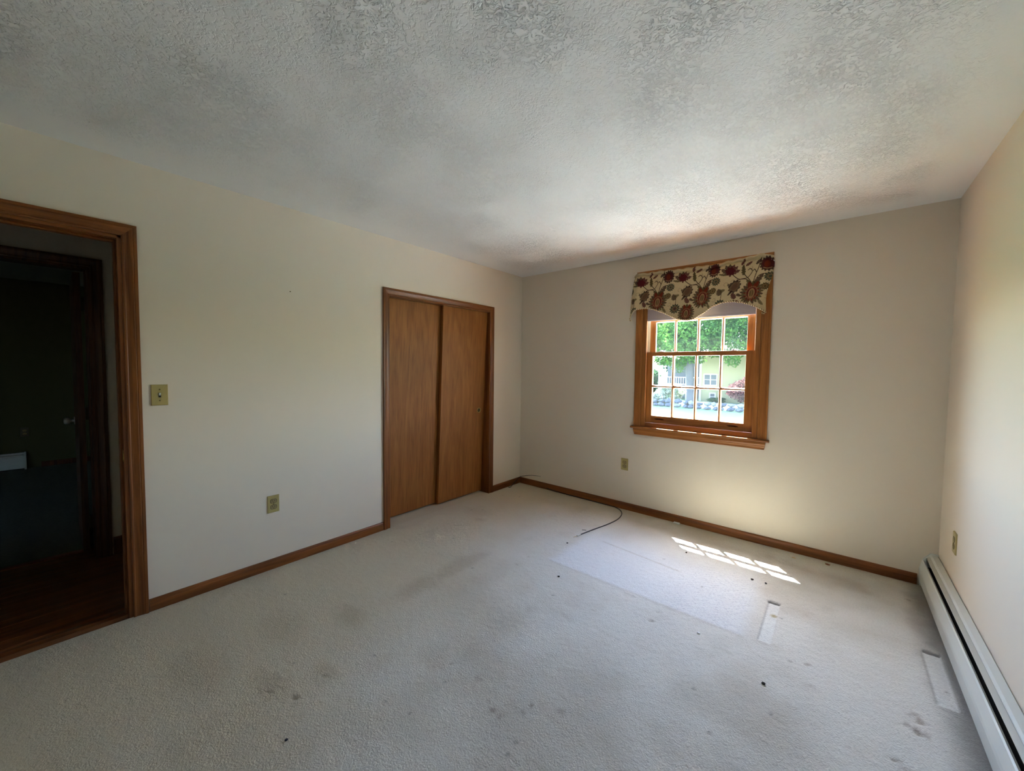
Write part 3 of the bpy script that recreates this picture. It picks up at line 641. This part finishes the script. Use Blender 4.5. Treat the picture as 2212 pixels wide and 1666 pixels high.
for x in (1.392, 2.436): MB().box(x - .005, x + .005, -.026, -.0, 2.140, 2.186, bev=.002).build('bracket', M['white_plastic'], rod)

# ------------------------------------------------------------------ outlets and switch
def wall_plate(name, label, cat, P, kind, group=None, pm='gold'):
    """P(s,t,p) maps plate coordinates (horizontal, vertical, proud) to world"""
    r = tag(empty(name, P(0, -.057, 0)), label, cat, group)
    hw, hh = .035, .0572
    lo = [(-hw, -hh), (hw, -hh), (hw, hh), (-hw, hh)]
    b = MB(); A = [P(s, t, -.001) for s, t in lo]; B = [P(s, t, .003) for s, t in lo]; Cc = [P(s * .93, t * .955, .0065) for s, t in lo]
    b.prism(A, B, caps=False); b.prism(B, Cc, caps=False); b.add(Cc, [(0, 1, 2, 3)]); b.build('plate', M[pm], r)
    ax = Vector(P(0, 0, 1)) - Vector(P(0, 0, 0))
    def slab(nm, m, s0, s1, t0, t1, p0, p1, par):
        q = [(s0, t0), (s1, t0), (s1, t1), (s0, t1)]
        return MB().prism([P(s, t, p0) for s, t in q], [P(s, t, p1) for s, t in q]).build(nm, m, par)
    if kind == 'outlet':
        for tc in (.0195, -.0195):
            loop = [(.0172 * max(-1, min(1, math.cos(a) * 1.15)), tc + .0143 * max(-.93, min(.93, math.sin(a) * 1.05))) for a in [2 * math.pi * i / 28 for i in range(28)]]
            ring = MB().prism([P(s * 1.12, tc + (t - tc) * 1.12, .0064) for s, t in loop], [P(s * 1.12, tc + (t - tc) * 1.12, .0068) for s, t in loop]).build('receptacle', M['slot'], r)
            MB().prism([P(s, t, .0062) for s, t in loop], [P(s, t, .0085) for s, t in loop]).build('receptacle_face', M['gold_d'], ring)
            for s0, h in ((-.0068, .0045), (.0062, .0038)): slab('slot', M['slot'], s0 - .0011, s0 + .0011, tc + .0035 - h, tc + .0035 + h, .0080, .0088, ring)
            MB().lathe([(.0026, 0), (0, 0)], P(0, tc - .0075, .0088), ax, 12).build('slot', M['slot'], ring)
        MB().lathe([(.0034, 0), (.0034, .001), (.002, .0016), (0, .0016)], P(0, 0, .0064), ax, 14).build('screw', M['screw'], r)
    else:
        slab('toggle_slot', M['slot'], -.0055, .0055, -.0125, .0125, .0062, .0068, r)
        q = [(-.0042, -.004), (.0042, -.004), (.0042, .006), (-.0042, .006)]
        MB().prism([P(s, t, .005) for s, t in q], [P(s * .8, t * .7 + .008, .019) for s, t in q]).build('toggle', M['white_plastic'], r)
        for tc in (.030, -.030): MB().lathe([(.0034, 0), (.0034, .001), (.002, .0016), (0, .0016)], P(0, tc, .0064), ax, 14).build('screw', M['screw'], r)
    return r
wall_plate('light_switch', 'gold-toned toggle light switch plate beside the doorway casing', 'light switch', lambda s, t, p: (p, -3.158 + s, 1.185 + t), 'switch')
wall_plate('power_outlet', 'gold-toned duplex outlet low on the left wall before the closet', 'outlet', lambda s, t, p: (p, -2.612 + s, .435 + t), 'outlet')
wall_plate('power_outlet', 'small gold-toned duplex outlet on the wall below the window', 'outlet', lambda s, t, p: (1.295 + s, -p, .437 + t), 'outlet')
wall_plate('power_outlet', 'gold-toned outlet on the right wall above the heater', 'outlet', lambda s, t, p: (W - p, -.398 - s, .430 + t), 'outlet')
wall_plate('power_outlet', 'dim outlet on the far wall of the room across the hall', 'outlet', lambda s, t, p: (FX + p, -3.785 + s, .46 + t), 'outlet', None, 'gold_brown')
MB().lathe([(.004, 0), (.004, .002), (.0025, .003), (0, .003)], (0, -2.488, 1.85), (1, 0, 0), 10).build('nail', M['screw'])
tag(bpy.data.objects['nail'], 'tiny nail head high on the left wall', 'nail')

# ------------------------------------------------------------------ baseboard heaters
def heater(label, x_wall, sgn, y0, y1, z0=0.0):
    """x_wall wall plane, sgn = direction into the room, from y0 (far) to y1"""
    r = tag(empty('baseboard_heater', (x_wall, (y0 + y1) / 2, z0)), label, 'heater')
    X = lambda d: x_wall + sgn * d
    def sheet(nm, pts, th, mat, ya=y0 - .012, yb=y1):
        """folded sheet metal: pts = [(depth,z)]"""
        n = len(pts); V = [Vector((a, b)) for a, b in pts]; off = []
        for i in range(n):
            t = (V[min(i + 1, n - 1)] - V[max(i - 1, 0)]).normalized(); off.append(Vector((-t.y, t.x)) * th)
        lp = V + [V[i] + off[i] for i in reversed(range(n))]
        return MB().prism([(X(v.x), ya, v.y + z0) for v in lp], [(X(v.x), yb, v.y + z0) for v in lp]).build(nm, mat, r)
    sheet('back_panel', [(.001, .010), (.001, .205), (.006, .211), (.030, .209), (.0365, .205), (.0365, .198)], .0012, M['enamel'])
    sheet('damper', [(.030, .172), (.0375, .1935), (.0500, .1865), (.0515, .1825)], .0012, M['shaded_white'])
    sheet('front_cover', [(.058, .160), (.066, .167), (.0695, .163), (.0785, .112), (.0795, .095), (.0740, .020), (.066, .016)], .0012, M['enamel'])
    MB().box(min(X(.005), X(.055)), max(X(.005), X(.055)), y1, y0 - .02, z0 + .06, z0 + .13).build('fin_element', M['fin'], r)
    MB().box(min(X(.002), X(.060)), max(X(.002), X(.060)), y1, y0 - .02, z0 + .006, z0 + .010).build('base_shade_plate', M['black'], r)  # black plate put in to paint the shade below the cover
    cp = [(0, .0), (0, .218), (.036, .216), (.066, .174), (.0815, .105), (.0765, 0)]
    for ya, yb in ((y0 - .016, y0), (y1, y1 - .016)):
        MB().prism([(X(a), ya, b + z0) for a, b in cp], [(X(a), yb, b + z0) for a, b in cp]).build('end_cap', M['enamel'], r)
    return r
heater('long white baseboard heater along the right wall', W, -1, -.001, -3.2)
heater('dim baseboard heater at the far wall of the room across the hall', FX, 1, -3.78, -5.9, -.01)

# ------------------------------------------------------------------ cables and floor litter
def spline(pts, n=14):
    P = [Vector(p) for p in pts]; out = []
    for i in range(len(P) - 1):
        a, b, c, d = P[max(i - 1, 0)], P[i], P[i + 1], P[min(i + 2, len(P) - 1)]
        for k in range(n):
            t = k / n; out.append(.5 * (2 * b + (c - a) * t + (2 * a - 5 * b + 4 * c - d) * t * t + (3 * b - a - 3 * c + d) * t ** 3))
    out.append(P[-1]); return out
cr = tag(empty('coax_cable', (1.27, -.88, 0)), 'black coax cable running along the baseboard and curling onto the carpet', 'cable')
MB().tube(spline([(.40, -.015, .016), (.48, -.018, .010), (.62, -.020, .006), (.90, -.019, .005), (1.10, -.022, .005), (1.24, -.036, .005), (1.335, -.13, .005), (1.372, -.29, .005), (1.352, -.477, .005), (1.312, -.653, .005), (1.283, -.81, .006)]), .0042, 8).build('jacket', M['cable'], cr)
MB().tube([(1.284, -.805, .006), (1.277, -.845, .007)], .0062, 10).build('connector', M['nickel'], cr)
MB().tube([(1.277, -.845, .007), (1.268, -.885, .006)], .0014, 6).build('core_wire', M['brass'], cr)
tw = MB().tube(spline([(.030, -.245, .006), (.052, -.237, .005), (.030, -.17, .012), (.020, -.09, .045), (.022, -.03, .072), (.061, -.016, .088), (.129, -.015, .108), (.196, -.015, .122), (.262, -.014, .129), (.314, -.012, .130)]), [.0032] * 81 + list(np.linspace(.0032, .0012, 46)), 8).build('loose_wire', M['cable'])
tag(tw, 'short dark wire bent over the baseboard in the room corner', 'wire')
pl = tag(MB().box(1.775, 1.828, -.052, -.020, .001, .013, bev=.005).build('plastic_piece', M['white_plastic']), 'small white plastic piece on the carpet against the baseboard', 'plastic piece')
tag(MB().tube([(1.246, -.711, .004), (1.262, -.703, .005), (1.275, -.694, .004)], .0022, 6).build('twig', plain('twig_brown', lin(80, 62, 44), .8)), 'tiny brown twig lying on the carpet beside the cable end', 'twig')
def crumb(x, y, r, label, col, seed, name='crumb', stretch=1.0, cat='crumb'):
    bm = bmesh.new(); bmesh.ops.create_icosphere(bm, subdivisions=1, radius=r); rr = random.Random(seed)
    for v in bm.verts: v.co = Vector((x + v.co.x * stretch * rr.uniform(.7, 1.2), y + v.co.y * rr.uniform(.7, 1.2), r * .5 + v.co.z * .6 * rr.uniform(.7, 1.2)))
    b = MB(); bm.verts.index_update(); b.add([v.co[:] for v in bm.verts], [[v.index for v in f.verts] for f in bm.faces]); bm.free()
    return tag(b.build(name, plain(name + '_tone', col, .9)), label, cat)
DK = lin(52, 46, 42)
crumb(1.498, -1.451, .009, 'dark crumb on the carpet before the left corner of the pale bed mark', DK, 1)
crumb(1.282, -1.001, .008, 'dark crumb just below the end of the coax cable', DK, 2)
crumb(2.028, -.55, .008, 'dark crumb at the left tip of the sunlit patch', DK, 3)
crumb(2.462, -.655, .010, 'dark crumb just below the middle of the sunlit patch', DK, 4)
crumb(2.535, -.645, .007, 'small crumb right of the one below the sunlit patch', DK, 5)
crumb(2.640, -1.590, .009, 'dark crumb on the carpet left of the heater stains', DK, 6)
crumb(1.361, -3.025, .007, 'dark blue-black crumb in the left foreground of the carpet', lin(36, 36, 48), 7)
crumb(2.338, -1.428, .007, 'tiny white fleck on the carpet below the bed mark', lin(240, 240, 240), 8, 'fleck', 1.4, 'fleck')
crumb(2.642, -.114, .009, 'pale wood chip on the carpet right of the sunlit patch', lin(215, 190, 150), 9, 'chip', 1.8, 'chip')
crumb(2.831, -.077, .010, 'brown wood chip on the carpet beside the back baseboard', lin(130, 80, 44), 10, 'chip', 1.6, 'chip')

# ------------------------------------------------------------------ outdoors
GZ = -1.42
def leaf_mat(name, c1, c2, trans=.5):
    m = bpy.data.materials.new(name); m.use_nodes = True; t = m.node_tree; N = t.nodes; L = t.links; N.remove(N['Principled BSDF']); out = N['Material Output']
    tc = N.new('ShaderNodeTexCoord'); n = N.new('ShaderNodeTexNoise'); n.inputs['Scale'].default_value = 2.2; n.inputs['Detail'].default_value = 6; L.new(tc.outputs['Object'], n.inputs['Vector'])
    r = N.new('ShaderNodeValToRGB'); r.color_ramp.elements[0].position = .35; r.color_ramp.elements[1].position = .65; r.color_ramp.elements[0].color = c1; r.color_ramp.elements[1].color = c2; L.new(n.outputs['Fac'], r.inputs[0])
    d = N.new('ShaderNodeBsdfDiffuse'); tr = N.new('ShaderNodeBsdfTranslucent'); L.new(r.outputs[0], d.inputs[0]); L.new(r.outputs[0], tr.inputs[0])
    mx = N.new('ShaderNodeMixShader'); mx.inputs[0].default_value = trans; L.new(d.outputs[0], mx.inputs[1]); L.new(tr.outputs[0], mx.inputs[2]); L.new(mx.outputs[0], out.inputs[0]); return m
LM = {'maple': leaf_mat('maple_leaf', (.022, .060, .018, 1), (.060, .120, .022, 1)), 'deep': leaf_mat('deep_leaf', (.016, .040, .020, 1), (.036, .085, .040, 1)), 'blue': leaf_mat('bluish_leaf', (.026, .062, .040, 1), (.050, .110, .066, 1)),
      'red': leaf_mat('plum_leaf', (.050, .022, .026, 1), (.110, .060, .060, 1), .3), 'pale': leaf_mat('pale_shrub_leaf', (.07, .11, .05, 1), (.30, .30, .25, 1), .4)}
BARK = plain('bark', (.030, .029, .031, 1), .9, noise=.25, nscale=6, bump=.6, bscale=12)
def leaves(name, blobs, n, size, mat, parent, seed):
    rng = np.random.RandomState(seed); vol = np.array([b[3] * b[4] * b[5] for b in blobs]) ** .7; cnt = (vol / vol.sum() * n).astype(int); P = []
    for b, c in zip(blobs, cnt):
        d = rng.normal(size=(c, 3)); d /= np.linalg.norm(d, axis=1)[:, None]; r = rng.uniform(.45, 1.05, c) ** .6
        r *= 1 + .22 * np.sin(d[:, 0] * 7 + seed) * np.sin(d[:, 2] * 6 + 1) 
        P.append(np.array(b[:3]) + d * r[:, None] * np.array(b[3:6]))
    P = np.concatenate(P); c = len(P); a = rng.normal(size=(c, 3)); a /= np.linalg.norm(a, axis=1)[:, None]
    b = np.cross(a, rng.normal(size=(c, 3))); b /= np.linalg.norm(b, axis=1)[:, None]; s = size * rng.uniform(.6, 1.3, c)[:, None]
    V = np.stack([P - a * s, P + b * s * .6, P + a * s, P - b * s * .6], 1).reshape(-1, 3)
    L = Vector((0, 0, 0)); p = parent
    while p is not None: L += p.location; p = p.parent
    V = V - np.array(L[:]); me = bpy.data.meshes.new(name); me.vertices.add(len(V)); me.vertices.foreach_set('co', V.ravel())
    me.loops.add(4 * c); me.loops.foreach_set('vertex_index', np.arange(4 * c)); me.polygons.add(c); me.polygons.foreach_set('loop_start', np.arange(0, 4 * c, 4)); me.update(calc_edges=True)
    me.materials.append(mat); o = bpy.data.objects.new(name, me); COL.objects.link(o); o.parent = parent; o['kind'] = 'stuff'; return o
def tree(name, label, x, y, h, crown_r, trunk_r, z_low, mat, n, size, seed, group=None, lean=0.0, cat='tree', spread=1.0):
    r = tag(empty(name, (x, y, GZ)), label, cat, group); rr = random.Random(seed); top = GZ + h
    tk = MB(); N = 9; pts = [(x + lean * i / N + .06 * math.sin(i * 1.3 + seed), y + .05 * math.sin(i + seed), GZ - .1 + (h * .8) * i / N) for i in range(N + 1)]
    tk.tube(pts, [trunk_r * (1.25 if i == 0 else 1 - .075 * i) for i in range(N + 1)], 12)
    for i in range(5):
        a = rr.uniform(0, 6.28); z = GZ + h * rr.uniform(.35, .6); b0 = Vector((x + lean * .5, y, z)); e = b0 + Vector((math.cos(a) * crown_r * .7, math.sin(a) * crown_r * .7, h * .18)); tk.tube([b0, (b0 + e) / 2 + Vector((0, 0, .1)), e], [trunk_r * .35, trunk_r * .25, trunk_r * .1], 7)
    tk.build('trunk', BARK, r)
    blobs = []
    zc = (z_low + top) / 2; rz = (top - z_low) / 2
    for i in range(16):
        a = rr.uniform(0, 6.28); q = rr.uniform(.15, .75); zz = rr.uniform(-.75, .75); k = math.sqrt(max(.1, 1 - zz * zz))
        blobs.append((x + lean + math.cos(a) * crown_r * q * k * spread, y + math.sin(a) * crown_r * q * k, zc + zz * rz, crown_r * rr.uniform(.28, .45), crown_r * rr.uniform(.28, .45), rz * rr.uniform(.22, .34)))
    leaves('foliage', blobs, n, size, mat, r, seed); return r
def shrub(name, label, x, y, rx, rz, mat, n, size, seed, group=None, z0=None):
    r = tag(empty(name, (x, y, GZ)), label, 'shrub', group); rr = random.Random(seed); st = MB()
    for i in range(4): st.tube([(x, y, GZ), (x + rr.uniform(-.4, .4) * rx, y + rr.uniform(-.4, .4) * rx, GZ + rz * 1.1)], [.03, .012], 6)
    st.build('stem', BARK, r)
    blobs = [(x + rr.uniform(-.5, .5) * rx, y + rr.uniform(-.5, .5) * rx, GZ + rz * rr.uniform(.5, 1.5), rx * .55, rx * .55, rz * .5) for i in range(9)]
    leaves('foliage', blobs, n, size, mat, r, seed); return r

struct(MB().box(-70, 50, .3, 110, GZ - .3, GZ).build('lawn', plain('lawn_grass', (.070, .125, .050, 1), .95, noise=.3, nscale=3, bump=.4, bscale=40)), 'green lawn outside the window')
def slab(name, poly, z0, z1, mat, label):
    return struct(MB().prism([(a, b, z0) for a, b in poly], [(a, b, z1) for a, b in poly]).build(name, mat), label)
ASPH = plain('pale_concrete', (.46, .50, .485, 1), .9, noise=.06, nscale=5); ROADM = plain('grey_asphalt', (.20, .20, .20, 1), .9, noise=.08, nscale=5)
slab('driveway', [(-9, 22.4), (-6.3, 20.6), (-1.9, 17.6), (3, 14.5), (12, 9), (12, .3), (-8, .3), (-8, 1.5), (-1.2, 1.9), (-1.6, 6), (-5.0, 13.5), (-9, 18)], GZ, GZ + .02, ASPH, 'pale sunlit driveway outside the window, with an unseen near part added to bounce light')  # strip near the house is out of view, added to bounce sunlight indoors
slab('road', [(-40, 35), (20, 30.5), (20, 27.6), (-40, 31.2)], GZ, GZ + .02, ROADM, 'grey sunlit road beyond the stone wall')

# low stone wall
sw = tag(empty('stone_wall', (-5, 25, GZ)), 'low dry stone wall between the driveway and the road', 'stone wall')
SM = [plain('field_stone_a', (.045, .05, .065, 1), .9, noise=.2, nscale=5), plain('field_stone_b', (.085, .088, .10, 1), .9, noise=.2, nscale=5), plain('field_stone_c', (.028, .032, .045, 1), .9, noise=.2, nscale=5)]
rs = random.Random(9); x = -13.0
stone_me = []
for k in range(6):
    bm = bmesh.new(); bmesh.ops.create_icosphere(bm, subdivisions=1, radius=.5)
    for v in bm.verts: v.co *= rs.uniform(.75, 1.1)
    me = bpy.data.meshes.new('stone'); bm.to_mesh(me); bm.free(); me.materials.append(SM[k % 3]); stone_me.append(me)
while x < 4:
    z = 0; w = rs.uniform(.35, .7)
    for row in range(2):
        o = bpy.data.objects.new('stone', rs.choice(stone_me)); COL.objects.link(o); o.parent = sw; hgt = rs.uniform(.26, .36)
        o.location = (x + 5 + rs.uniform(-.08, .08), (25.5 - .06 * x) - 25 + rs.uniform(-.06, .06), z + hgt * .45); o.scale = (w * 1.15, .5, hgt * 1.15); o.rotation_euler = (rs.uniform(-.1, .1), rs.uniform(-.1, .1), rs.uniform(-.3, .3)); z += hgt * .85
    x += w

# neighbour house
hs = tag(empty('neighbour_house', (-2, 36, GZ)), 'pale yellow neighbour house with white windows across the road', 'house')
YEL = plain('pale_yellow_siding', (.155, .150, .085, 1), .8); WHT = plain('white_house_trim', (.24, .24, .24, 1), .6); DARKG = plain('dark_house_glass', (.020, .028, .040, 1), .4, spec=.3)
HY = 33.5
MB().box(-6.45, 3.5, HY, HY + 8, GZ - .1, 3.0).build('wall', YEL, hs)
b = MB()
for i in range(24): b.prism([(-6.47, HY - .006, GZ + i * .18), (-6.47, HY - .022, GZ + i * .18), (-6.47, HY - .006, GZ + i * .18 + .175)], [(3.52, HY - .006, GZ + i * .18), (3.52, HY - .022, GZ + i * .18), (3.52, HY - .006, GZ + i * .18 + .175)])
o = b.build('siding', YEL, hs); o['kind'] = 'stuff'
MB().box(-6.53, -6.38, HY - .04, HY + .1, GZ, 3.0).build('corner_board', WHT, hs)
MB().prism([(-7.0, HY - .6, 2.9), (-7.0, HY + 4, 5.6), (-7.0, HY + 8.6, 2.9)], [(4.0, HY - .6, 2.9), (4.0, HY + 4, 5.6), (4.0, HY + 8.6, 2.9)]).build('roof', plain('house_shingles', lin(130, 126, 122), .9, noise=.2, nscale=8), hs)
def hwin(x0, x1, z0, z1, nx, nz):
    fw = .09; f = MB()
    f.box(x0 - fw, x0, HY - .07, HY, z0 - fw, z1 + fw).box(x1, x1 + fw, HY - .07, HY, z0 - fw, z1 + fw).box(x0, x1, HY - .07, HY, z1, z1 + fw).box(x0, x1, HY - .09, HY, z0 - fw, z0)
    for i in range(1, nx): xc = x0 + (x1 - x0) * i / nx; f.box(xc - .04, xc + .04, HY - .05, HY, z0, z1)
    for i in range(1, nz): zc = z0 + (z1 - z0) * i / nz; f.box(x0, x1, HY - .045, HY, zc - .025, zc + .025)
    w = f.build('window_frame', WHT, hs)
    for i in range(nx):
        for j in range(nz): MB().box(x0 + (x1 - x0) * i / nx, x0 + (x1 - x0) * (i + 1) / nx, HY - .026, HY - .02, z0 + (z1 - z0) * j / nz, z0 + (z1 - z0) * (j + 1) / nz).build('pane', DARKG, w)
hwin(-6.12, -5.18, .06, .92, 2, 2); hwin(-5.62, -5.28, -1.25, -.72, 1, 2); hwin(-2.2, -1.2, .06, .92, 2, 2); hwin(.4, 1.4, .06, .92, 2, 2)
# porch left of the house
pc = tag(empty('porch', (-8.3, 34, GZ)), 'shaded porch deck with white railing left of the yellow house', 'porch')
MB().box(-10.4, -6.55, HY + .5, HY + 3.2, -.28, -.12).build('deck', plain('deck_boards', (.12, .11, .1, 1), .9), pc)
MB().box(-10.4, -6.55, HY + 3.2, HY + 3.4, GZ, 2.6).build('rear_wall', plain('porch_shade_wall', (.05, .06, .075, 1), .9), pc)
for x in (-10.3, -9.05, -7.8, -6.65): MB().box(x - .06, x + .06, HY + .5, HY + .62, GZ, 2.4).build('post', WHT, pc)
MB().box(-10.3, -6.6, HY + .52, HY + .60, .60, .68).build('rail', WHT, pc); MB().box(-10.3, -6.6, HY + .52, HY + .60, -.02, .05).build('rail', WHT, pc)
x = -10.2
while x < -6.65: MB().box(x, x + .05, HY + .54, HY + .58, .02, .62).build('baluster', WHT, pc); x += .21
MB().prism([(-10.8, HY, 2.4), (-10.8, HY + 3.4, 3.1), (-10.8, HY + 3.4, 2.95), (-10.8, HY, 2.28)], [(-7.05, HY, 2.4), (-7.05, HY + 3.4, 3.1), (-7.05, HY + 3.4, 2.95), (-7.05, HY, 2.28)]).build('porch_roof', plain('porch_roofing', lin(214, 206, 196), .8), pc)

tree('maple_tree', 'big maple with thick grey trunk in the middle of the view', -5.3, 26.3, 13, 5.2, .29, 1.25, LM['maple'], 80000, .085, 1, lean=-.35)
tree('leafy_tree', 'green tree filling the right panes of the window', .2, 29.6, 12, 4.8, .25, .25, LM['blue'], 60000, .085, 2)
tree('leafy_tree', 'tree with hanging branches at the left panes', -10.4, 29.0, 12, 4.4, .22, -.2, LM['maple'], 50000, .085, 3)
for i, (x, y, h, r_, l, mt) in enumerate([(-20, 52, 18, 6.5, 'far tree at the left edge of the window view', 'deep'), (-11, 50, 19, 6.5, 'tall far tree behind the porch roof', 'blue'), (-3, 54, 20, 7, 'tall far tree rising behind the yellow house roof', 'blue'), (6, 52, 18, 6.5, 'far tree behind the right end of the yellow house', 'deep')]):
    tree('background_tree', l, x, y, h, r_, .35, GZ + 1.0, LM[mt], 22000, .22, 20 + i, 'trees behind the neighbour house')
shrub('plum_shrub', 'purple-leaved shrub in front of the right side of the yellow house', -2.6, 31.6, 1.5, 1.15, LM['red'], 9000, .09, 31)
shrub('pale_shrub', 'pale sunlit shrub at the lower left panes', -7.6, 27.8, 1.2, .75, LM['pale'], 6000, .08, 32)
shrub('pale_shrub', 'pale flowering shrub beside the porch railing', -8.6, 31.0, 1.4, 1.0, LM['pale'], 7000, .09, 33)
shrub('green_shrub', 'small green shrub below the yellow house wall', -4.9, 32.6, .7, .22, LM['deep'], 2500, .07, 34)
shrub('green_shrub', 'green shrub behind the left end of the stone wall', -12.2, 28.2, .9, .5, LM['deep'], 4000, .08, 35)
for i, (x, y, l) in enumerate([(-13.0, 36.5, 'dense green hedge bush just left of the porch'), (-16.2, 36.8, 'dense green hedge bush second from the porch'), (-19.4, 37.2, 'dense green hedge bush furthest left of the porch')]):
    shrub('hedge_bush', l, x, y, 1.7, 1.7, LM['deep'], 14000, .10, 50 + i, 'hedge bushes left of the porch')
shrub('pale_shrub', 'pale shrub at the left end of the stone wall', -10.1, 27.9, 1.0, .7, LM['pale'], 6000, .07, 36)
